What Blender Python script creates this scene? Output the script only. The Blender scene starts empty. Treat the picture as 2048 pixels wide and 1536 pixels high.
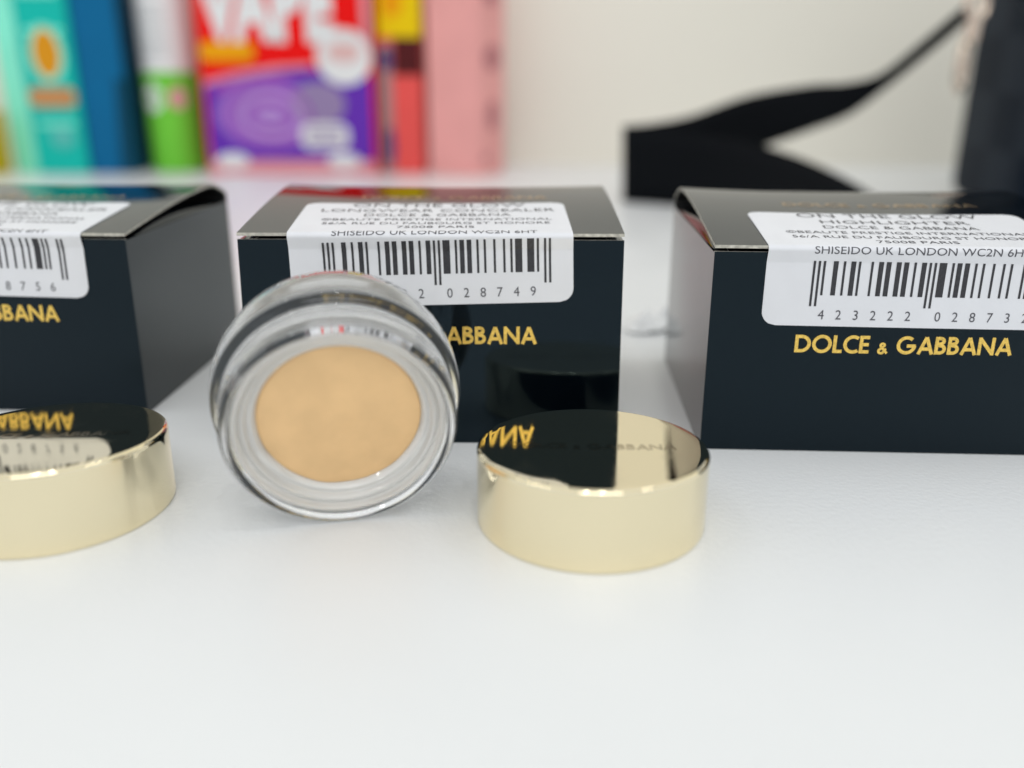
import bpy, bmesh, math, random
from mathutils import Matrix, Vector
random.seed(7)
MM = 0.001                      # everything below is written in millimetres
sc = bpy.context.scene
C = sc.collection

# ------------------------------------------------------------------ camera
F_PX, PITCH, ROLL, CAM_H = 1808.3, 0.3392, 0.0042, 50.85
cam_d = bpy.data.cameras.new('camera')
cam = bpy.data.objects.new('camera', cam_d); C.objects.link(cam)
cam_d.sensor_width = 36.0
cam_d.lens = F_PX / 2048 * 36.0
cam_d.clip_start = 0.005; cam_d.clip_end = 20
cam.matrix_world = (Matrix.Translation((0, 0, CAM_H * MM)) @ Matrix.Rotation(math.pi / 2 - PITCH, 4, 'X')
                    @ Matrix.Rotation(ROLL, 4, 'Z'))
cam_d.dof.use_dof = True
cam_d.dof.focus_distance = 0.1170
cam_d.dof.aperture_fstop = cam_d.lens / 3.5
sc.camera = cam

# ------------------------------------------------------------------ world and lamps (indoor, ceiling lit, plus one added fill)
w = bpy.data.worlds.new('World'); sc.world = w; w.use_nodes = True
bg = w.node_tree.nodes['Background']
bg.inputs[0].default_value = (0.95, 0.98, 1.0, 1); bg.inputs[1].default_value = 0.88
def area(name, loc, size, power, shape='RECTANGLE', sy=None, col=(1, 0.98, 0.95), target=(0, 0.12, 0)):
    d = bpy.data.lights.new(name, 'AREA'); d.shape = shape; d.size = size; d.size_y = sy or size
    d.energy = power; d.color = col
    o = bpy.data.objects.new(name, d); C.objects.link(o); o.location = loc
    v = Vector(target) - Vector(loc); o.rotation_euler = v.to_track_quat('-Z', 'Y').to_euler()
    return o
area('fill_panel', (0.15, -1.15, 1.55), 1.2, 6.5, sy=0.6, target=(0, 0.3, 0.03))  # added fill light behind the camera, brightens the wall and upright faces
area('ceiling_tube', (-0.95, 0.05, 1.6), 0.9, 1.1, sy=0.045)
area('ceiling_tube', (0.95, 0.05, 1.6), 0.5, 0.9, sy=0.045)
area('ceiling_downlight', (-0.10, -0.25, 1.6), 0.10, 1.2, 'DISK')
area('ceiling_downlight', (0.16, -0.25, 1.6), 0.10, 1.2, 'DISK')

sc.view_settings.view_transform = 'Standard'; sc.view_settings.look = 'None'
sc.view_settings.exposure = 0.0; sc.view_settings.gamma = 1.0
sc.cycles.use_denoising = True
sc.cycles.max_bounces = 24; sc.cycles.transmission_bounces = 20; sc.cycles.glossy_bounces = 8
sc.cycles.diffuse_bounces = 5; sc.cycles.transparent_max_bounces = 12
sc.cycles.caustics_reflective = True; sc.cycles.caustics_refractive = True
sc.cycles.blur_glossy = 0.3; sc.cycles.sample_clamp_indirect = 6.0

# ------------------------------------------------------------------ materials
def mat(name, col, rough=0.5, metal=0.0, noise=None, bump=None, smudge=None, **kw):
    """noise=(scale, darker factor, detail); bump=(scale, strength, distance mm)"""
    m = bpy.data.materials.new(name); m.use_nodes = True
    nt = m.node_tree; b = nt.nodes['Principled BSDF']
    c4 = (*col, 1)
    b.inputs['Base Color'].default_value = c4
    b.inputs['Roughness'].default_value = rough; b.inputs['Metallic'].default_value = metal
    for k, v in kw.items():
        b.inputs[k.replace('_', ' ')].default_value = v
    tc = nt.nodes.new('ShaderNodeTexCoord')
    if noise:
        n = nt.nodes.new('ShaderNodeTexNoise'); n.inputs['Scale'].default_value = noise[0]
        n.inputs['Detail'].default_value = noise[2] if len(noise) > 2 else 4
        nt.links.new(tc.outputs['Object'], n.inputs['Vector'])
        r = nt.nodes.new('ShaderNodeMix'); r.data_type = 'RGBA'
        r.inputs[6].default_value = c4
        r.inputs[7].default_value = (*[x * noise[1] for x in col], 1)
        mp = nt.nodes.new('ShaderNodeMapRange'); mp.inputs[1].default_value = 0.35; mp.inputs[2].default_value = 0.65
        nt.links.new(n.outputs['Fac'], mp.inputs[0]); nt.links.new(mp.outputs[0], r.inputs[0])
        nt.links.new(r.outputs[2], b.inputs['Base Color'])
    if smudge:                                   # handling marks: gloss varies, (scale, extra roughness)
        n = nt.nodes.new('ShaderNodeTexNoise'); n.inputs['Scale'].default_value = smudge[0]; n.inputs['Detail'].default_value = 6
        n.inputs['Distortion'].default_value = 1.2
        nt.links.new(tc.outputs['Object'], n.inputs['Vector'])
        mp = nt.nodes.new('ShaderNodeMapRange'); mp.inputs[1].default_value = 0.45; mp.inputs[2].default_value = 0.75
        mp.inputs[3].default_value = rough; mp.inputs[4].default_value = rough + smudge[1]
        nt.links.new(n.outputs['Fac'], mp.inputs[0]); nt.links.new(mp.outputs[0], b.inputs['Roughness'])
    if bump:
        n = nt.nodes.new('ShaderNodeTexNoise'); n.inputs['Scale'].default_value = bump[0]; n.inputs['Detail'].default_value = 3
        nt.links.new(tc.outputs['Object'], n.inputs['Vector'])
        bp = nt.nodes.new('ShaderNodeBump'); bp.inputs['Strength'].default_value = bump[1]
        bp.inputs['Distance'].default_value = bump[2] * MM
        nt.links.new(n.outputs['Fac'], bp.inputs['Height']); nt.links.new(bp.outputs[0], b.inputs['Normal'])
    return m
M = {}
M['table'] = mat('white_laminate', (0.792, 0.81, 0.818), 0.28, noise=(14, 0.955, 5), smudge=(16, 0.12), bump=(1300, 0.8, 0.09))
M['wall'] = mat('beige_wall', (0.88, 0.845, 0.745), 0.7, noise=(6, 0.97), bump=(300, 0.2, 0.2))
M['card'] = mat('black_glossy_card', (0.0010, 0.0022, 0.0038), 0.045, smudge=(70, 0.07), bump=(55, 0.14, 0.14), IOR=2.0, Specular_Tint=(0.135, 0.195, 0.235, 1))
M['card_edge'] = mat('raw_card_edge', (0.62, 0.60, 0.53), 0.8, noise=(1500, 0.6))
M['inside'] = mat('card_inside', (0.03, 0.03, 0.032), 0.35)
M['foil'] = mat('gold_foil', (1.0, 0.68, 0.16), 0.34, 0.85, noise=(2500, 0.72), bump=(1800, 0.3, 0.03))
M['foil_dim'] = mat('darkened_gold_foil', (0.42, 0.29, 0.15), 0.22, 0.95)  # same gold foil; its faint look at a grazing angle is painted in
M['paper'] = mat('label_paper', (0.74, 0.75, 0.785), 0.42, noise=(220, 0.965), bump=(700, 0.25, 0.03))
M['ink'] = mat('black_ink', (0.018, 0.018, 0.022), 0.5, noise=(3000, 1.8))
M['ink_grey'] = mat('thin_print_ink', (0.06, 0.06, 0.07), 0.5, noise=(3000, 1.6))
M['gold'] = mat('polished_gold_metal', (0.90, 0.80, 0.56), 0.03, 1.0, smudge=(110, 0.10), bump=(25, 0.02, 0.1))
M['engrave'] = mat('engraved_gold', (0.58, 0.49, 0.33), 0.10, 1.0)
M['glass'] = mat('clear_glass', (0.985, 0.985, 0.98), 0.0, Transmission_Weight=1.0, IOR=1.5)
M['cream'] = mat('concealer_cream', (0.86, 0.56, 0.27), 0.27, noise=(190, 0.90, 3), bump=(150, 0.9, 0.5))
M['cup'] = mat('satin_clear_plastic', (0.95, 0.94, 0.91), 0.03, Transmission_Weight=0.50, IOR=1.5)
M['liner'] = mat('lid_liner', (0.75, 0.75, 0.73), 0.5)
M['film'] = mat('crumpled_film', (0.86, 0.87, 0.87), 0.3)

# ------------------------------------------------------------------ helpers
def tag(o, label=None, cat=None, group=None, kind=None):
    if label: o['label'] = label
    if cat: o['category'] = cat
    if group: o['group'] = group
    if kind: o['kind'] = kind
    return o
def thing(name, label, cat, loc=(0, 0, 0), rotz=0, group=None):
    o = bpy.data.objects.new(name, None); C.objects.link(o)
    o.location = [c * MM for c in loc]; o.rotation_euler = (0, 0, rotz)
    o.empty_display_size = 0.01
    return tag(o, label, cat, group)
class MB:
    def __init__(s): s.v = []; s.f = []; s.m = []
    def add(s, vs, fs, mi=0):
        b = len(s.v); s.v += [tuple(p) for p in vs]
        for f in fs: s.f.append(tuple(b + i for i in f)); s.m.append(mi)
    def quad(s, a, b, c, d, mi=0): s.add([a, b, c, d], [(0, 1, 2, 3)], mi)
    def box(s, lo, hi, mi=0):
        x0, y0, z0 = lo; x1, y1, z1 = hi
        s.add([(x0,y0,z0),(x1,y0,z0),(x1,y1,z0),(x0,y1,z0),(x0,y0,z1),(x1,y0,z1),(x1,y1,z1),(x0,y1,z1)],
              [(3,2,1,0),(4,5,6,7),(0,1,5,4),(1,2,6,5),(2,3,7,6),(3,0,4,7)], mi)
    def sheet(s, fn, us, vs, thick, edge=1, top=0, bottom=0):
        """a curved sheet with thickness: fn(u, v, offset) -> point; outer face, inner face and raw edges"""
        nu, nv = len(us), len(vs)
        A = [fn(u, v, 0.0) for v in vs for u in us]; B = [fn(u, v, -thick) for v in vs for u in us]
        ix = lambda i, j: j * nu + i
        F = [(ix(i,j), ix(i+1,j), ix(i+1,j+1), ix(i,j+1)) for j in range(nv-1) for i in range(nu-1)]
        s.add(A, F, top); s.add(B, [tuple(reversed(f)) for f in F], bottom)
        ev = edge if isinstance(edge, (tuple, list)) else (edge,) * 4      # materials of the four edges
        def strip(ids, flip, edge):
            P = [A[i] for i in ids] + [B[i] for i in ids]; n = len(ids)
            s.add(P, [((k, k+1, n+k+1, n+k) if flip else (k+1, k, n+k, n+k+1)) for k in range(n-1)], edge)
        strip([ix(i, 0) for i in range(nu)], False, ev[0]); strip([ix(i, nv-1) for i in range(nu)], True, ev[1])
        strip([ix(0, j) for j in range(nv)], True, ev[2]); strip([ix(nu-1, j) for j in range(nv)], False, ev[3])
    def build(s, name, mats, parent=None, smooth=False, bevel=0, angle=40):
        me = bpy.data.meshes.new(name)
        me.from_pydata([(x*MM, y*MM, z*MM) for x, y, z in s.v], [], s.f)
        if not isinstance(mats, (list, tuple)): mats = [mats]
        for m in mats: me.materials.append(m)
        me.polygons.foreach_set('material_index', s.m)
        me.validate()
        bm = bmesh.new(); bm.from_mesh(me)
        bmesh.ops.remove_doubles(bm, verts=bm.verts, dist=1e-7)
        bm.to_mesh(me); bm.free()
        o = bpy.data.objects.new(name, me); C.objects.link(o); o.parent = parent
        if smooth:
            me.polygons.foreach_set('use_smooth', [True] * len(me.polygons))
            me.set_sharp_from_angle(angle=math.radians(angle))
        if bevel:
            b = o.modifiers.new('bevel', 'BEVEL'); b.width = bevel * MM; b.segments = 3; b.limit_method = 'ANGLE'
        return o
def lathe(mb, prof, n=96, mi=0):
    """prof = [(r, z)], revolved about z; r = 0 ends become poles"""
    rings = []
    for r, z in prof:
        if r < 1e-6: rings.append([len(mb.v)]); mb.v.append((0, 0, z))
        else:
            rings.append(list(range(len(mb.v), len(mb.v) + n)))
            mb.v += [(r*math.cos(2*math.pi*k/n), r*math.sin(2*math.pi*k/n), z) for k in range(n)]
    for a, b in zip(rings, rings[1:]):
        for k in range(n):
            l = (k + 1) % n
            if len(a) == 1 and len(b) == 1: continue
            f = (a[0], b[l], b[k]) if len(a) == 1 else (a[k], a[l], b[0]) if len(b) == 1 else (a[k], a[l], b[l], b[k])
            mb.f.append(f); mb.m.append(mi)
def arc(cx, cz, r, a0, a1, n=8):
    return [(cx + r*math.cos(math.radians(a0+(a1-a0)*k/n)), cz + r*math.sin(math.radians(a0+(a1-a0)*k/n))) for k in range(n+1)]

# ---- lettering: ordinary text (thin sans) comes from the built-in font, the foil logo from drawn strokes
def font_mesh(text, width=None, cap=1.0, weight=0.0, spacing=1.0):
    """returns verts, faces in mm; centred on x, baseline at 0; cap height and total width as asked"""
    cu = bpy.data.curves.new('t', 'FONT'); cu.body = text; cu.size = 1.0; cu.space_character = spacing
    cu.offset = weight; cu.resolution_u = 3; cu.fill_mode = 'FRONT' if hasattr(cu, 'fill_mode') else 'BOTH'
    ob = bpy.data.objects.new('t', cu); me = ob.to_mesh()
    vs = [tuple(v.co) for v in me.vertices]; fs = [tuple(p.vertices) for p in me.polygons]
    ob.to_mesh_clear(); bpy.data.objects.remove(ob); bpy.data.curves.remove(cu)
    x0 = min(v[0] for v in vs); x1 = max(v[0] for v in vs)
    CAP = 0.729
    sy = cap / CAP; sx = (width / (x1 - x0)) if width else sy
    return [((v[0] - (x0 + x1) / 2) * sx, v[1] * sy) for v in vs], fs
def stroke(pts, t, closed=False):
    """polyline -> quads of thickness t (2D)"""
    n = len(pts); L = []; R = []
    for i, p in enumerate(pts):
        a = pts[(i-1) % n] if (closed or i > 0) else p; b = pts[(i+1) % n] if (closed or i < n-1) else p
        def nrm(q, r):
            dx, dy = r[0]-q[0], r[1]-q[1]; l = math.hypot(dx, dy) or 1; return (-dy/l, dx/l)
        n1 = nrm(a, p) if a != p else nrm(p, b); n2 = nrm(p, b) if b != p else n1
        mx, my = n1[0]+n2[0], n1[1]+n2[1]; l = math.hypot(mx, my) or 1; mx /= l; my /= l
        k = t/2 / max(0.5, mx*n1[0]+my*n1[1])
        L.append((p[0]+mx*k, p[1]+my*k)); R.append((p[0]-mx*k, p[1]-my*k))
    vs = L + R; m = n if closed else n-1
    return vs, [(i, (i+1) % n, n+(i+1) % n, n+i) for i in range(m)]
def ell(cx, cy, rx, ry, a0, a1, n=20):
    return [(cx+rx*math.cos(math.radians(a0+(a1-a0)*k/n)), cy+ry*math.sin(math.radians(a0+(a1-a0)*k/n))) for k in range(n+1)]
T = 0.185
def glyph(ch):
    h = T/2
    if ch == 'D': return 0.86, [([(h,0),(h,1)],0),([(h,h)]+[(0.34,h)]+ell(0.34,0.5,0.43,0.5-h,-90,90)+[(h,1-h)],0)]
    if ch == 'O': return 1.06, [(ell(0.53,0.5,0.53-h,0.5+0.02-h,0,360,32)[:-1],1)]
    if ch == 'L': return 0.52, [([(h,1),(h,0)],0),([(h,h),(0.50,h)],0)]
    if ch == 'C': return 0.80, [(ell(0.53,0.5,0.53-h,0.5+0.02-h,52,308,26),0)]
    if ch == 'E': return 0.56, [([(h,0),(h,1)],0),([(h,h),(0.53,h)],0),([(h,0.5),(0.50,0.5)],0),([(h,1-h),(0.53,1-h)],0)]
    if ch == 'G': return 1.05, [(ell(0.53,0.5,0.53-h,0.5+0.02-h,48,358,28),0),([(0.55,0.46),(1.02,0.46)],0)]
    if ch == 'A': return 0.90, [([(0.085,0),(0.45,1.0-0.03)],0),([(0.45,1.0-0.03),(0.815,0)],0),([(0.20,0.30),(0.70,0.30)],0)]
    if ch == 'B': return 0.62, [([(h,0),(h,1)],0),([(h,1-h),(0.27,1-h)]+ell(0.27,0.755,0.19,0.155,90,-90,12)+[(h,0.60-0.02)],0),
                               ([(h,0.53),(0.30,0.53)]+ell(0.30,0.30,0.23,0.30-h,90,-90,12)+[(h,h)],0)]
    if ch == 'N': return 0.90, [([(h,0),(h,1)],0),([(0.90-h,0),(0.90-h,1)],0),([(h,0.93),(0.90-h,0.07)],0)]
    if ch == '&': return 0.56, [([(0.52,0.02),(0.17,0.40)]+ell(0.25,0.475,0.105,0.095,180,0,10)+[(0.34,0.44),(0.12,0.25)]+ell(0.20,0.15,0.145,0.125,130,320,10)+[(0.44,0.30)],0)]
    return 0.34, []
def logo(text, width):
    """foil logo strokes scaled to a width: list of (verts, faces) in mm, centred, baseline 0; cap height returned"""
    x = 0; out = []
    for ch in text:
        adv, st = glyph(ch)
        for pts, closed in st:
            t = T * (0.72 if ch == '&' else 1)
            vs, fs = stroke(pts, t, bool(closed)); out.append(([(x+a, b) for a, b in vs], fs))
        x += adv + (0.075 if ch not in 'LA ' else 0.03)
    x -= 0.03; s = width / x
    return [([((a - x/2)*s, b*s) for a, b in vs], fs) for vs, fs in out], s
EAN_L = ['0001101','0011001','0010011','0111101','0100011','0110001','0101111','0111011','0110111','0001011']
EAN_P = ['LLLLLL','LLGLGG','LLGGLG','LLGGGL','LGLLGG','LGGLLG','LGGGLL','LGLGLG','LGLGGL','LGGLGL']
def ean13(code):
    inv = lambda b: ''.join('1' if c == '0' else '0' for c in b)
    s = '101'
    for d, p in zip(code[1:7], EAN_P[int(code[0])]):
        b = EAN_L[int(d)]; s += b if p == 'L' else inv(b)[::-1]
    s += '01010'
    for d in code[7:]: s += inv(EAN_L[int(d)])
    return s + '101'

# ------------------------------------------------------------------ the setting
mb = MB(); mb.quad((-900, -260, 0), (900, -260, 0), (900, 505, 0), (-900, 505, 0))
tag(mb.build('table_top', M['table']), kind='structure')
mb = MB(); mb.quad((-900, 500, -5), (900, 500, -5), (900, 500, 700), (-900, 500, 700))
tag(mb.build('wall', M['wall']), kind='structure')

# ------------------------------------------------------------------ cosmetic boxes
BW, BD = 52.0, 41.5
def cosmetic_box(label, loc, yaw, H, lean, bulge, code, product, sticker_ds, sticker_rot, bar_u, sticker_hw=19.15, side_b=0.3):
    root = thing('cosmetic_box', label, 'box', loc, yaw, 'black cosmetic cartons')
    th = 0.42; h = BW / 2
    fy = lambda z: lean * z / H                       # the front panel leans back a little
    side_out = lambda y, z: side_b * math.sin(math.pi * min(max(z / H, 0), 1)) * math.sin(math.pi * min(max((y) / BD, 0), 1))
    def front(u, z, off=0): return (u, fy(z) - off - 0.22*math.sin(math.pi*z/H)*math.cos(math.pi*u/BW), z)
    d0 = fy(H)
    ftop = H + 0.55
    def top(u, d, off=0):
        t = min(max((d - d0) / (BD - d0), 0), 1)
        edge = 0.85 + 0.15 * (abs(u) / h) ** 2
        z = ftop + (H - ftop) * t + bulge * edge * (1.35 * t / 0.8 - 0.35 * (t / 0.8) ** 3 if t < 0.8 else 0.3 + 0.7 * math.cos(math.pi / 2 * (t - 0.8) / 0.2))
        return (u, d, z + off)
    lin = lambda a, b, n: [a + (b - a) * k / n for k in range(n + 1)]
    E_ = [M['card'], M['card_edge'], M['inside']]
    p = MB(); p.sheet(lambda u, z, o: (front(u, z)[0], front(u, z)[1] - o, z), lin(-h, h, 10), lin(0, H - 0.35, 8), th, edge=(0, 1, 0, 0), bottom=2); p.build('front_panel', E_, root, True)
    p = MB(); p.sheet(lambda u, z, o: (-u, BD + o, z), lin(-h + 0.02, h - 0.02, 2), lin(0, H + 0.2 * bulge, 2), th, bottom=2); p.build('back_panel', E_, root)
    for sx in (1, -1):
        p = MB()
        p.sheet(lambda q, z, o, sx=sx: (sx * (h + side_out(q, z) - 0.012 + o), (fy(z) + 0.44) * (1 - q / BD) + q * (1 - 0.44 / BD), z) if True else None,
                (lin(0, BD, 10) if sx > 0 else list(reversed(lin(0, BD, 10)))), lin(0.02, H - 0.5, 8), th, edge=0, bottom=2)
        p.build('side_panel', E_, root, True)
        # dust flap folded inwards under the lid; its curved shoulder shows in the gap
        p = MB()
        def dust(q, s, o, sx=sx):
            t = q / BD; rise = bulge * 0.55 * math.sin(math.pi * t ** 0.85)
            ang = s * 1.35
            return (sx * (h - 0.25 - 2.2 * (1 - math.cos(ang)) + o * 0.7), d0 + 0.9 + q * (BD - d0 - 1.6) / BD, H - 0.62 + rise * math.sin(ang) * 0.9 + o * 0.5)
        p.sheet(dust, (lin(0, BD, 12) if sx > 0 else list(reversed(lin(0, BD, 12)))), lin(0, 1, 6), 0.3, bottom=2)
        p.build('dust_flap', E_, root, True)
    p = MB(); p.sheet(lambda u, d, o: top(u, d, o), lin(-h, h, 12), lin(d0 - 0.1, BD, 24), th, bottom=2); p.build('top_flap', E_, root, True)
    # ---- barcode sticker folded over the front top edge: s < 0 on the top, s > 0 down the front
    r = 0.9
    def wrap(u, s, off=0):
        ca, sa = math.cos(sticker_rot), math.sin(sticker_rot)
        u, s = u * ca + (s - 3) * sa, (s - 3) * ca - u * sa + 3
        q = math.pi / 4 * r
        if s <= -q: return top(u, d0 - 0.35 + r - q - s - 0.25, off + 0.12)
        if s >= q:
            z = ftop + 0.35 - r + q - s
            f_ = front(u, min(z, H)); return (u, f_[1] - 0.12 - off - max(0, 0.45 * (1 - (s - q) / 1.6)), z)
        a = (s + q) / (2 * q) * math.pi / 2
        A = wrap0(u, -q, off); B = wrap0(u, q, off)
        cx, cz = A[1], B[2]
        return (u, cx + (B[1] - cx) * math.sin(a), cz + (A[2] - cz) * math.cos(a))
    def wrap0(u, s, off):
        q = math.pi / 4 * r
        if s < 0: return top(u, d0 - 0.35 + r - q - s - 0.25, off + 0.12)
        z = ftop + 0.35 - r + q - s; f_ = front(u, min(z, H)); return (u, f_[1] - 0.12 - off - 0.45, z)
    s0, s1, rc, hw = -16.2 + sticker_ds, 10.9 + sticker_ds, 1.9, sticker_hw
    srows = sorted(set([round(x, 4) for x in lin(s0, s0 + rc, 6) + lin(s0 + rc, -1.2, 16) + lin(-1.2, 1.2, 16) + lin(1.2, 3.6, 14) + lin(3.6, s1 - rc, 6) + lin(s1 - rc, s1, 8)]))
    def half(s):
        e = min(s - s0, s1 - s)
        return hw if e >= rc else hw - rc + math.sqrt(max(0, rc * rc - (rc - e) ** 2))
    p = MB()
    p.sheet(lambda t, s, o: wrap(t * max(half(s), 0.01), -(-s), o - 0.0), lin(-1, 1, 24), list(reversed(srows)), 0.1, edge=0)
    st = p.build('sticker', [M['paper']], root, True)
    lines = [('ON THE GLOW', 25.6, 2.25, -13.7, 'ink', -.004), (product, 34.0 if len(product) > 12 else 20.5, 1.75, -10.6, 'ink', -.004),
             ('DOLCE & GABBANA', 21.0, 1.5, -8.0, 'ink', -.004), ('\u00a9BEAUTE PRESTIGE INTERNATIONAL', 32.4, 1.15, -5.6, 'ink_grey', .0),
             ('56/A RUE DU FAUBOURG ST HONORE', 31.6, 1.15, -3.5, 'ink_grey', .0), ('75008 PARIS', 10.6, 1.15, -1.5, 'ink_grey', .0),
             ('SHISEIDO UK LONDON WC2N 6HT', 27.6, 1.2, 1.15, 'ink_grey', .0)]
    for i, (tx, wd, cap, s, ink, wt) in enumerate(lines):
        vs, fs = font_mesh(tx, wd, cap, wt)
        if s > 0:                                   # this line bends over the fold: cut it finely
            bm = bmesh.new(); bv = [bm.verts.new((a, b, 0)) for a, b in vs]
            for f in fs:
                try: bm.faces.new([bv[k] for k in f])
                except ValueError: pass
            for k in range(1, 16):
                bmesh.ops.bisect_plane(bm, geom=bm.verts[:] + bm.edges[:] + bm.faces[:], plane_co=(0, -0.2 + k * 0.1, 0), plane_no=(0, 1, 0))
            bm.verts.index_update(); vs = [(v.co.x, v.co.y) for v in bm.verts]; fs = [tuple(v.index for v in f.verts) for f in bm.faces]; bm.free()
        p = MB(); p.add([wrap(a + 0.6, s + sticker_ds - b, 0.035) for a, b in vs], fs); p.build('lettering', M[ink], st)
    bits = ean13(code); mod = 0.324; p = MB(); k = 0
    while k < 95:
        if bits[k] == '1':
            e = k
            while e < 95 and bits[e] == '1': e += 1
            guard = k < 3 or 45 <= k < 50 or k >= 92
            sb = 8.2 if guard else 6.7
            a0, a1 = bar_u + k * mod, bar_u + e * mod - 0.02
            ss = [sticker_ds + 2.15 + (sb - 2.15) * q / 3 for q in range(4)]
            for c0, c1 in zip(ss, ss[1:]):
                p.quad(wrap(a0, c1, .035), wrap(a1, c1, .035), wrap(a1, c0, .035), wrap(a0, c0, .035))
            k = e
        else: k += 1
    p.build('barcode', M['ink'], st)
    p = MB()
    for i, dgt in enumerate(code[1:]):
        vs, fs = font_mesh(dgt, None, 1.35)
        u = bar_u + mod * ((3 + 7 * i + 3.5) if i < 6 else (50 + 7 * (i - 6) + 3.5)) - 0.4
        p.add([wrap(u + a * 0.92, 10.0 + sticker_ds - b - 0.05, .035) for a, b in vs], fs)
    p.build('barcode_digits', M['ink_grey'], st)
    # ---- gold foil logo on the front and, fainter, on the top
    lg, cap = logo('DOLCE & GABBANA', 28.75)
    p = MB()
    for i, (vs, fs) in enumerate(lg):
        p.add([front(a, 15.68 - cap / 2 + b, 0.03 + 0.006 * (i % 3)) for a, b in vs], fs)
    p.build('foil_lettering', M['foil'], root)
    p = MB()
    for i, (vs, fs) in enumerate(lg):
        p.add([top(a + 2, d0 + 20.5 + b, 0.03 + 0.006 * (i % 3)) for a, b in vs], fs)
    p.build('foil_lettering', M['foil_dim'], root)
    return root
cosmetic_box('black carton behind the open jar, its barcode sticker ending in 028749', (-10.96, 118.8, 0), 0.0041, 29.0, 2.2, 2.85,
             '3423222028749', 'LONGWEAR CONCEALER', -1.1, math.radians(1.5), -14.6)
cosmetic_box('black carton at the right, its sticker reading HIGHLIGHTER and 028732', (52.4, 116.0, 0), -0.0392, 28.3, 0.3, 3.6,
             '3423222028732', 'HIGHLIGHTER', 0.0, math.radians(-0.3), -13.1)
cosmetic_box('black carton at the left edge, its sticker ending in 028756', (-81.90, 131.24, 0), -0.06, 27.2, 0.3, 3.4,
             '3423222028756', 'LONGWEAR CONCEALER', -1.3, math.radians(-0.6), -14.0, 19.6, -0.25)

# ------------------------------------------------------------------ gold lids
def lid(label, loc, rot, TILT, sag):
    root = thing('jar_lid', label, 'lid', loc, rot, 'gold jar lids')
    R, H = 13.5, 9.15    # slight slope and dish of the top are added to shift its reflections
    p = MB()
    prof = [(R - 0.9, 0.0), (R - 0.15, 0.0), (R, 0.12)] + [(R, z) for z in (0.5, 2, 4, 6, H - 0.75)] + arc(R - 0.62, H - 0.62, 0.62, 0, 90, 10)
    dish = lambda r: H - sag * (1 - (r / (R - 0.62)) ** 2)
    prof += [(r, dish(r)) for r in (12, 11, 10, 9, 8, 7, 6, 5, 4, 3, 2, 1)] + [(0, dish(0))]
    lathe(p, prof, 160)
    p.v = [(x, y, z - (TILT * y if z > 7 else 0)) for x, y, z in p.v]
    p.build('cap_shell', M['gold'], root, True, angle=60)
    p = MB(); lathe(p, [(R - 0.9, 0.0), (R - 0.95, 1.0), (R - 1.0, H - 1.2), (0, H - 1.2)], 96); p.build('liner', M['liner'], root, True)
    p = MB(); lg, cap = logo('DOLCE & GABBANA', 19.4)
    for i, (vs, fs) in enumerate(lg): p.add([(a, b - cap / 2, dish(math.hypot(a, b - cap / 2)) + 0.015 + 0.004 * (i % 3) - TILT * (a * math.sin(0) + b - cap / 2)) for a, b in vs], fs)
    p.build('engraved_lettering', M['engrave'], root)
    return root
lid('gold jar lid lying in front of the gap between the two right cartons', (9.41, 97.0, 0), math.radians(-2), 0.042, 0.20)
lid('gold jar lid cut by the left edge of the picture', (-55.3, 99.4, 0), math.radians(6), 0.062, 0.03)

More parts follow.
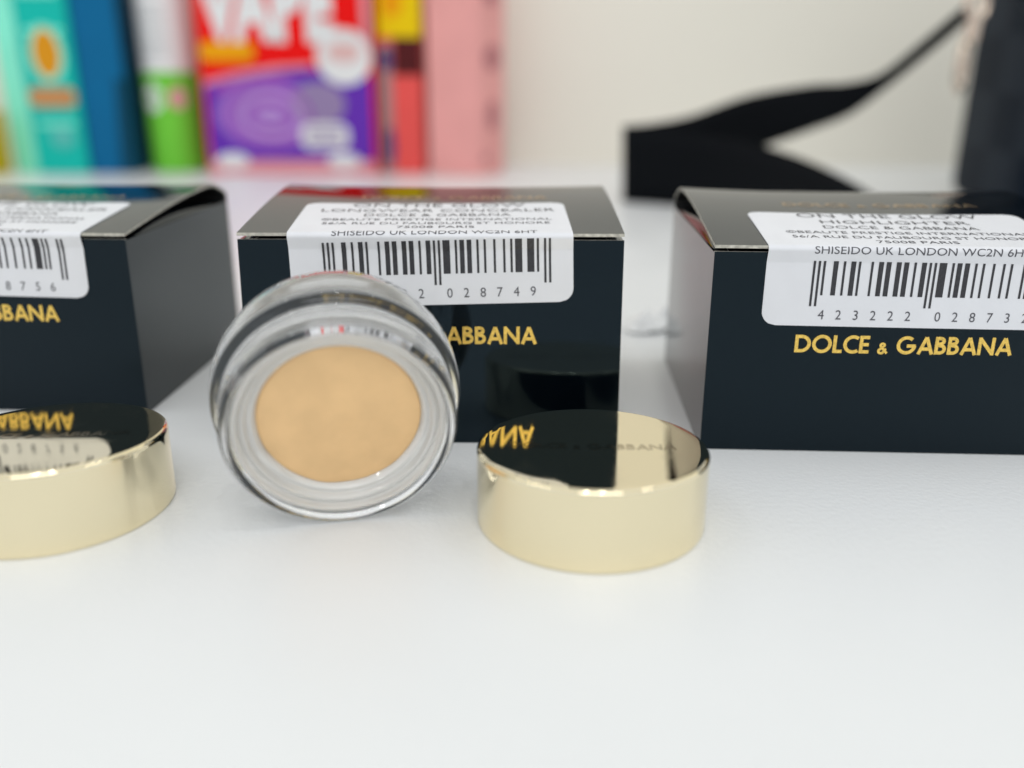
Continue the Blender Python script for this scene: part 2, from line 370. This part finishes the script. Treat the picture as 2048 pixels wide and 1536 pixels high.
# ------------------------------------------------------------------ open glass jar lying on its side
def jar():
    L = 13.8; PHI = math.radians(12.0)
    outer = [(0, 0.55), (6, 0.45), (10.2, 0.15), (11.4, 0.0)] + arc(11.6, 2.3, 2.3, -88, -10, 10) + [(14.08, 2.9), (14.36, 4.1), (14.42, 5.2), (14.38, 6.4)]
    outer += arc(13.25, 7.4, 1.08, 25, 85, 8) + [(13.2, 8.65), (13.1, 9.0), (13.05, 9.6), (13.08, 10.0), (13.25, 10.4), (13.28, 10.7), (13.22, 11.0), (13.08, 11.4), (13.05, 12.4)]
    outer += arc(12.5, L - 0.55, 0.55, 0, 180, 14)
    inner = [(11.93, 12.9), (11.88, 11.6), (11.7, 11.45), (9.9, 11.3), (9.62, 11.0), (9.5, 9.9), (8.85, 8.85), (6.8, 8.1), (3, 7.9), (0, 7.85)]
    EPS = max(min(math.atan2(r0 - r1, z1 - z0) for r1, z1 in outer if z1 > 10.2 and r1 > 12) for r0, z0 in outer if 4 < z0 < 8.8)
    low = min(z * -math.sin(EPS) - r * math.cos(EPS) for r, z in outer)
    root = thing('open_jar', 'open glass jar of beige concealer lying on its side', 'jar', (-21.7, 105.6, -low + 0.02))
    ax = Vector((math.sin(PHI) * math.cos(EPS), -math.cos(PHI) * math.cos(EPS), -math.sin(EPS)))
    root.rotation_euler = ax.to_track_quat('Z', 'Y').to_euler()
    p = MB(); lathe(p, outer + inner, 160); p.build('glass_body', M['glass'], root, True, angle=70)
    # pressed inner cup that holds the cream, with stepped rings on its lip
    cup = [(0, 7.98), (3, 8.02), (6.65, 8.24), (8.6, 8.95), (9.32, 9.95), (9.5, 11.05), (9.8, 11.42), (11.6, 11.55), (11.78, 11.75), (11.82, 12.95)] + arc(11.5, 13.0, 0.32, 0, 180, 8)
    cup += [(11.05, 12.6), (10.95, 12.42), (10.75, 12.6), (10.55, 12.62), (10.35, 12.4), (10.2, 11.9), (10.0, 11.75), (9.75, 11.8), (9.5, 11.6), (9.25, 11.1), (9.1, 10.6), (8.9, 9.8), (8.3, 9.0), (6.5, 8.4), (3, 8.2), (0, 8.15)]
    p = MB(); lathe(p, cup, 160); p.build('inner_cup', M['cup'], root, True, angle=75)
    p = MB(); c = [(0, 8.17), (3, 8.22), (6.52, 8.42), (8.33, 9.0), (8.93, 9.8), (9.13, 10.6), (9.2, 10.85)]
    c += [(9.15, 11.02), (8.95, 11.09), (8.0, 11.12), (5, 11.16), (2.5, 11.18), (0, 11.19)]
    lathe(p, c, 128)
    rag = lambda a: 0.5*math.sin(3*a+1) + 0.3*math.sin(7*a+2) + 0.25*math.sin(13*a)     # uneven filling line
    p.v = [(x, y, z + (0.14 * rag(math.atan2(y, x)) if math.hypot(x, y) > 8.9 and z > 10.8 else 0)) for x, y, z in p.v]
    p.build('concealer_cream', M['cream'], root, True, angle=70)
jar()

# ------------------------------------------------------------------ crumpled clear film on the table between the cartons
def film():
    root = thing('plastic_scrap', 'small crumpled scrap of clear film on the table left of the HIGHLIGHTER carton', 'plastic scrap', (30.5, 181, 0))
    p = MB(); n = 12; rnd = random.Random(3); V = []
    for j in range(n + 1):
        for i in range(n + 1):
            u, v = i / n - .5, j / n - .5
            z = 0.3 + 3.4 * max(0, 1 - (u * u + v * v) * 3.2) * (0.45 + 0.55 * abs(math.sin(5 * u + 7 * v + 1) + 0.6 * math.sin(11 * u - 4 * v))) + rnd.uniform(0, .5)
            V.append((u * 13 + 1.2 * math.sin(6 * v), v * 12 + 1.2 * math.sin(5 * u), z))
    p.add(V, [(j*(n+1)+i, j*(n+1)+i+1, (j+1)*(n+1)+i+1, (j+1)*(n+1)+i) for j in range(n) for i in range(n)])
    o = p.build('film_sheet', M['film'], root)
    m = o.modifiers.new('solid', 'SOLIDIFY'); m.thickness = 0.05 * MM
film()

# ------------------------------------------------------------------ background packs against the wall
def flat(p, poly, fn, off=0.25, mi=0):
    p.add([fn(a, b, off) for a, b in poly], [tuple(range(len(poly)))], mi)
def ellipse(cx, cz, rx, rz, n=32): return [(cx + rx*math.cos(2*math.pi*k/n), cz + rz*math.sin(2*math.pi*k/n)) for k in range(n)]
def rrect(x0, z0, x1, z1, r=1.0): return [(x0+r,z0),(x1-r,z0),(x1,z0+r),(x1,z1-r),(x1-r,z1),(x0+r,z1),(x0,z1-r),(x0,z0+r)]
FR = lambda a, b, off: (a, -off, b)
def printed(root, name, poly, m, off): p = MB(); flat(p, poly, FR, off); return p.build(name, m, root)
def col(name, c, r=0.35, **k): return mat(name, c, 0.5, noise=(40, 0.93), Specular_IOR_Level=0.15, **k)
white = col('print_white', (0.78, 0.78, 0.78)); red = col('print_red', (0.88, 0.002, 0.001)); purple = col('print_purple', (0.13, 0.03, 0.42))
orange = col('print_orange', (0.86, 0.36, 0.0)); lilac = col('print_lilac', (0.34, 0.15, 0.55)); violet = col('print_violet', (0.30, 0.05, 0.42))
rose = col('print_rose', (0.72, 0.32, 0.36)); greyl = col('print_grey_lilac', (0.30, 0.22, 0.40))

# mosquito-repellent style box with the big lettering
def carton(name, label, cat, x0, x1, y, depth, height, m, side=None, rot=0):
    root = thing(name, label, cat, ((x0 + x1) / 2, y, 0), rot)
    w_ = (x1 - x0) / 2
    p = MB(); p.box((-w_, 0, 0), (w_, depth, height))
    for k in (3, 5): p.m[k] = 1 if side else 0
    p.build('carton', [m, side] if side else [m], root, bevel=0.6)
    return root
vb = carton('printed_box', 'red and purple printed box with large white lettering standing by the wall', 'box', -148, -66, 451, 28, 112, red)
w_ = 41
printed(vb, 'purple_panel', [(-w_+1.5, 7), (w_-1.2, 7), (w_-1.2, 45), (28, 47.5), (12, 48.5), (0, 48), (-14, 46), (-28, 43.5), (-w_+1.5, 41.5)], purple, 0.2)
printed(vb, 'bottom_band', [(-w_+1.0, 0.8), (w_-1.0, 0.8), (w_-1.0, 6.6), (-w_+1.0, 6.6)], rose, 0.22)
printed(vb, 'swirl_glow', ellipse(-9, 28, 26, 16), lilac, 0.3)
for k, (rx, rz) in enumerate(((19, 13), (14, 9.6), (9.5, 6.4), (5, 3.4))):
    vs, fs = stroke(ellipse(-9, 27.5, rx, rz, 40), 1.7, True); p = MB(); p.add([FR(a, b, 0.4) for a, b in vs], fs); p.build('swirl_ring', col('print_light_lilac', (0.55, 0.36, 0.66)) if k % 2 else violet, vb)
printed(vb, 'flower_patch', ellipse(14, 33, 13, 10), greyl, 0.36)
printed(vb, 'violet_arc', [(-w_+4, 42), (-10, 47), (8, 47.6), (0, 45), (-20, 41), (-w_+6, 37)], violet, 0.27)
printed(vb, 'round_badge', ellipse(27.5, 54, 13, 12.5), white, 0.65)
printed(vb, 'caption_label', rrect(5, 12, 28, 24, 3), white, 0.45)
for cx in (-29, 25): printed(vb, 'oval_caption', ellipse(cx, 6.5, 8, 3.6), white, 0.5)
for tx, wd, cap, x, z, m, wt in (('V', 22, 30, -29, 63, white, 0.06), ('A', 21, 30, -14, 63, white, 0.06), ('P', 15, 30, 2.5, 63, white, 0.07), ('E', 13, 30, 17, 63, white, 0.07)):
    vs, fs = font_mesh(tx, wd, cap, wt); p = MB(); p.add([FR(a + x, b + z, 0.5) for a, b in vs], fs)
    p.build('lettering', m, vb)
printed(vb, 'caption_strip', rrect(-40, 52, -14.5, 60.5, 2), orange, 0.5)

for z in (21, 18, 15): printed(vb, 'caption_line', rrect(8, z - 0.8, 25, z + 0.6, 0.4), greyl, 0.6)
printed(vb, 'badge_mark', ellipse(27.5, 56, 8, 4.5), col('print_pale_pink', (0.75, 0.48, 0.46)), 0.8)
printed(vb, 'pale_arc', [(-w_+1.2, 41), (-28, 43.6), (-14, 46.2), (0, 48.3), (12, 49), (12, 51), (-6, 50), (-24, 47), (-w_+1.2, 43)], rose, 0.34)
printed(vb, 'edge_strip', [(w_-4.5, 62), (w_-0.8, 58), (w_-0.8, 108), (w_-4.5, 108)], rose, 0.3)
teal = col('print_teal', (0.005, 0.50, 0.42)); teal_l = col('print_pale_teal', (0.25, 0.88, 0.68)); amber = col('print_amber', (0.72, 0.30, 0.01)); tan = col('print_tan', (0.55, 0.26, 0.10))
tb = carton('teal_box', 'tall teal box with an amber oval at the far left by the wall', 'box', -231, -206.5, 450, 22, 118, teal)
p = MB(); p.quad((-28, 9, 0), (-12.25, 0.05, 0), (-12.25, 0.05, 118), (-28, 9, 118))
p.quad((-28, 9, 0), (-28, 9, 118), (-12.25, 21, 118), (-12.25, 21, 0)); p.add([(-28, 9, 118), (-12.25, 0.05, 118), (-12.25, 21, 118)], [(0, 1, 2)])
p.build('pale_side', teal_l, tb)
printed(tb, 'pale_ring', ellipse(0.2, 55, 8.6, 13), teal_l, 0.2)
printed(tb, 'amber_oval', ellipse(0.2, 55, 6.6, 10.8), amber, 0.3)
printed(tb, 'tan_label', rrect(-11, 31, 11, 40, 2.2), tan, 0.3)
printed(tb, 'pale_patch', ellipse(2, 17, 6, 5), col('print_mid_teal', (0.10, 0.5, 0.45)), 0.25)

yb = carton('yellow_box', 'yellow box barely showing at the left edge by the teal box', 'box', -300, -249.5, 436, 25, 29, col('print_yellow', (0.75, 0.45, 0.01)))
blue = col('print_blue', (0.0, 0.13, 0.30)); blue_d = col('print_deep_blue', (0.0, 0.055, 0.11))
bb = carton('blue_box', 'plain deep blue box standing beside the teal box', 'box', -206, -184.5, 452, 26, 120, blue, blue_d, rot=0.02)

printed(bb, 'dark_foot', [(3.5, 0.5), (10.4, 0.5), (10.4, 44), (6, 44)], blue_d, 0.2)
for z in (80, 64, 22): printed(tb, 'text_line', rrect(-9, z, 9, z + 2.2, 0.6), teal_l, 0.22)

# spray can
green = col('print_green', (0.17, 0.60, 0.05)); dgreen = col('print_dark_green', (0.0, 0.36, 0.06))
sp = thing('spray_can', 'white and green spray can between the blue box and the red printed box', 'can', (-169, 471, 0))
p = MB(); lathe(p, [(0, 0), (12.2, 0), (13, 0.8), (13, 47), (12.99, 47.05)], 48); p.build('green_label', green, sp, True)
p = MB(); lathe(p, [(12.99, 47.05), (13, 47.2), (13, 82), (12.2, 83.5), (11.4, 84)], 48); p.build('white_label', white, sp, True)
p = MB(); lathe(p, [(11.4, 84), (11.6, 84.2), (11.6, 100), (10.6, 101.5), (0, 101.5)], 48); p.build('cap', dgreen, sp, True)
def on_can(a, b, off=0.15): t = a / 13 - math.pi / 2 - 0.35; return ((13 + off) * math.cos(t), (13 + off) * math.sin(t), b)
for ca, cz, rr, m in ((-1, 35, 5.2, white), (11, 35, 4.2, rose)):
    p = MB(); n = 20
    for k in range(n):
        a0, a1 = 2*math.pi*k/n, 2*math.pi*(k+1)/n
        p.add([on_can(ca, cz), on_can(ca + rr*math.cos(a0), cz + 1.25*rr*math.sin(a0)), on_can(ca + rr*math.cos(a1), cz + 1.25*rr*math.sin(a1))], [(0, 1, 2)])
    p.build('round_mark', m, sp)
for k in range(6):
    p = MB(); z = 55 + 4 * k
    for q in range(10): p.quad(on_can(-9 + 1.8*q, z, .12), on_can(-9 + 1.8*(q+1), z, .12), on_can(-9 + 1.8*(q+1), z + 1.2, .12), on_can(-9 + 1.8*q, z + 1.2, .12))
    p.build('text_line', col('print_pale_grey', (0.45, 0.47, 0.48)), sp)

# narrow red and yellow box
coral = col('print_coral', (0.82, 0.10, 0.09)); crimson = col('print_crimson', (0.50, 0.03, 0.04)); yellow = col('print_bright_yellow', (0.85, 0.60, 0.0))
navy = col('print_navy', (0.01, 0.06, 0.22)); brown = col('print_dark_brown', (0.09, 0.01, 0.012)); taupe = col('print_taupe', (0.40, 0.26, 0.26))
nb = carton('narrow_box', 'narrow coral box with yellow top standing between the printed box and pink box', 'box', -64.5, -43.5, 458, 24, 110, coral, crimson)
printed(nb, 'grey_strip', [(-10.3, 1), (-4.2, 1), (-4.2, 60), (-10.3, 60)], taupe, 0.2)
printed(nb, 'blue_mark', ellipse(-6.6, 53, 2.6, 5), navy, 0.3)
printed(nb, 'blue_mark', ellipse(-6.0, 13, 2.2, 9), navy, 0.3)
printed(nb, 'brown_block', [(-3.4, 46), (10.2, 46), (10.2, 64), (-3.4, 64)], brown, 0.25)
printed(nb, 'yellow_top', [(-10.3, 63), (10.3, 63), (10.3, 109), (-10.3, 109)], yellow, 0.3)
printed(nb, 'orange_mark', ellipse(-3, 78, 5, 6), orange, 0.4)

# pink box turned so that two faces show
pink = col('print_pink', (0.82, 0.38, 0.36)); mauve = col('print_mauve', (0.50, 0.20, 0.21))
pk = thing('pink_box', 'tall pale pink box standing at the right end of the packs', 'box', (-15.5, 445, 0), 0)
A_, B_, C_, D_ = (-25.5, 11), (0, 0), (11, 17), (-14.5, 28)
p = MB(); q = [A_, B_, C_, D_]
p.add([(x, y, 0) for x, y in q] + [(x, y, 116) for x, y in q], [(0,1,5,4),(1,2,6,5),(2,3,7,6),(3,0,4,7),(4,5,6,7),(3,2,1,0)])
p.build('carton', pink, pk, bevel=0.5)
def on_right(a, b, off): l = math.hypot(11, 17); ux, uy = 11/l, 17/l; return (a*ux + off*uy, a*uy - off*ux, b)
for a, z, rx, rz in ((9, 80, 6, 3), (10, 54, 7, 6), (10, 28, 5, 7), (4, 8.5, 2.2, 2.2)):
    p = MB(); flat(p, ellipse(a, z, rx, rz, 24), on_right, 0.2); p.build('mauve_mark', mauve, pk)

# ------------------------------------------------------------------ black bag with its strap
leather = mat('dark_navy_leather', (0.003, 0.009, 0.020), 0.5, bump=(350, 0.5, 0.3), noise=(30, 0.7), Specular_IOR_Level=0.10)
nt = leather.node_tree; ck = nt.nodes.new('ShaderNodeTexChecker'); ck.inputs['Scale'].default_value = 48
ck.inputs['Color1'].default_value = (0.003, 0.009, 0.019, 1); ck.inputs['Color2'].default_value = (0.013, 0.021, 0.033, 1)
for n_ in nt.nodes:
    if n_.type == 'TEX_COORD': nt.links.new(n_.outputs['Object'], ck.inputs['Vector'])
nt.links.new(ck.outputs['Color'], nt.nodes['Principled BSDF'].inputs['Base Color'])
webbing = mat('black_webbing', (0.002, 0.003, 0.0045), 0.8, bump=(1200, 0.8, 0.3), Specular_IOR_Level=0.12)
steel = mat('brushed_silver', (0.70, 0.58, 0.48), 0.14, 1.0)
bagr = thing('shoulder_bag', 'dark navy leather bag standing at the right edge', 'bag', (231, 322, 0), 0)
def soft_box(name, lo, hi, m, parent, r=4.0, seg=4):
    p = MB(); p.box(lo, hi); o = p.build(name, m, parent)
    bm = bmesh.new(); bm.from_mesh(o.data)
    bmesh.ops.bevel(bm, geom=list(bm.edges), offset=r * MM, segments=seg, profile=0.5, affect='EDGES')
    bm.to_mesh(o.data); bm.free()
    o.data.polygons.foreach_set('use_smooth', [True] * len(o.data.polygons))
    return o
soft_box('body', (-46, 8, 0), (60, 70, 150), leather, bagr, 6)
soft_box('front_panel', (-42, 0.5, 4), (56, 9.5, 150), leather, bagr, 3.5)
for z in (24, 60, 98): soft_box('quilt_ridge', (-36, -1.2, z), (50, 1.8, z + 24), leather, bagr, 2.2)
def tube(p, pts, r, n=10, closed=False):
    P = [Vector(q) for q in pts]; N = len(P); rings = []
    for i, q in enumerate(P):
        t = ((P[(i+1) % N] - P[i-1]) if closed or 0 < i < N-1 else (P[1]-P[0] if i == 0 else P[-1]-P[-2])).normalized()
        a = t.orthogonal().normalized() if i == 0 else (prev - t * prev.dot(t)).normalized(); prev = a; b = t.cross(a)
        rings.append([tuple(q + a*r*math.cos(2*math.pi*k/n) + b*r*math.sin(2*math.pi*k/n)) for k in range(n)])
    V = [v for rg in rings for v in rg]
    p.add(V, [(i*n+k, i*n+(k+1) % n, ((i+1) % N)*n+(k+1) % n, ((i+1) % N)*n+k) for i in range(N if closed else N-1) for k in range(n)])
# D-ring, swivel and hook at the bag's left shoulder
p = MB(); tube(p, [(-72 + 3*math.cos(t), 14 + 1.5*math.sin(t), 72 + 6*math.sin(t)) for t in [2*math.pi*k/24 for k in range(24)]], 1.5, closed=True); p.build('ring', steel, bagr, True)
p = MB(); tube(p, [(-72, 13, 68), (-72.3, 13, 63), (-72.6, 13, 59)], 2.5); p.build('swivel', steel, bagr, True)
p = MB(); tube(p, [(-74.2 + 2.4*math.cos(t), 13 + 3*math.cos(t), 51 + 8*math.sin(t)) for t in [2*math.pi*k/28 for k in range(28)]], 1.4, closed=True); p.build('hook', steel, bagr, True)
p = MB(); tube(p, [(-69, 15, 78), (-56, 16, 76), (-46, 18, 66)], 2.2); p.build('ring_tab', leather, bagr, True)
# strap: a ribbon given by its upper and lower edge, folded at the left and running back to the ring
up = [(125, 262, 2), (118, 280, 9), (107, 300, 17), (93, 325, 23), (72, 346, 27), (54, 356, 28.3), (46, 358.5, 28.5), (43, 361.5, 28.5), (45, 365, 28.8), (55, 367.5, 29.6), (70, 369, 32.4), (92, 371, 39.8), (115, 371, 43.8), (129, 366, 45.0), (138.5, 360, 48.4), (147, 350, 58.6), (153.5, 340, 68.2), (156.5, 336, 72)]
lo = [(112, 255, 0.6), (104, 275, 0.4), (97, 297, 0.3), (84, 321, 0.3), (70, 344, 0.3), (54, 354.5, 0.3), (46.5, 357.8, 0.3), (44, 361, 0.3), (46, 364.5, 0.4), (56, 368, 1.5), (73, 371, 8.0), (98.7, 373, 19.6), (116.6, 369, 26.9), (130.4, 366, 33.1), (141, 360, 43.2), (150.5, 350, 55.2), (156.2, 340, 64.0), (158.5, 335.5, 69)]
def cr(P, n=6):
    out = []
    for i in range(len(P)-1):
        a, b, c_, d = (Vector(P[max(i-1, 0)]), Vector(P[i]), Vector(P[i+1]), Vector(P[min(i+2, len(P)-1)]))
        for k in range(n):
            t = k/n; out.append(0.5*((2*b) + (c_-a)*t + (2*a-5*b+4*c_-d)*t*t + (3*b-a-3*c_+d)*t**3))
    return out + [Vector(P[-1])]
U, Lw = cr(up), cr(lo)
st = thing('bag_strap', 'black webbing strap looping from the bag down to the table', 'strap', (95, 350, 0))
p = MB(); org = Vector((95, 350, 0)); V = []
for a, b in zip(U, Lw):
    for k in range(5): V.append(tuple(b + (a - b) * k / 4 - org))
n = len(U); p.add(V, [(i*5+k, (i+1)*5+k, (i+1)*5+k+1, i*5+k+1) for i in range(n-1) for k in range(4)])
o = p.build('webbing', webbing, st, True); m = o.modifiers.new('solid', 'SOLIDIFY'); m.thickness = 1.3 * MM; m.offset = 0
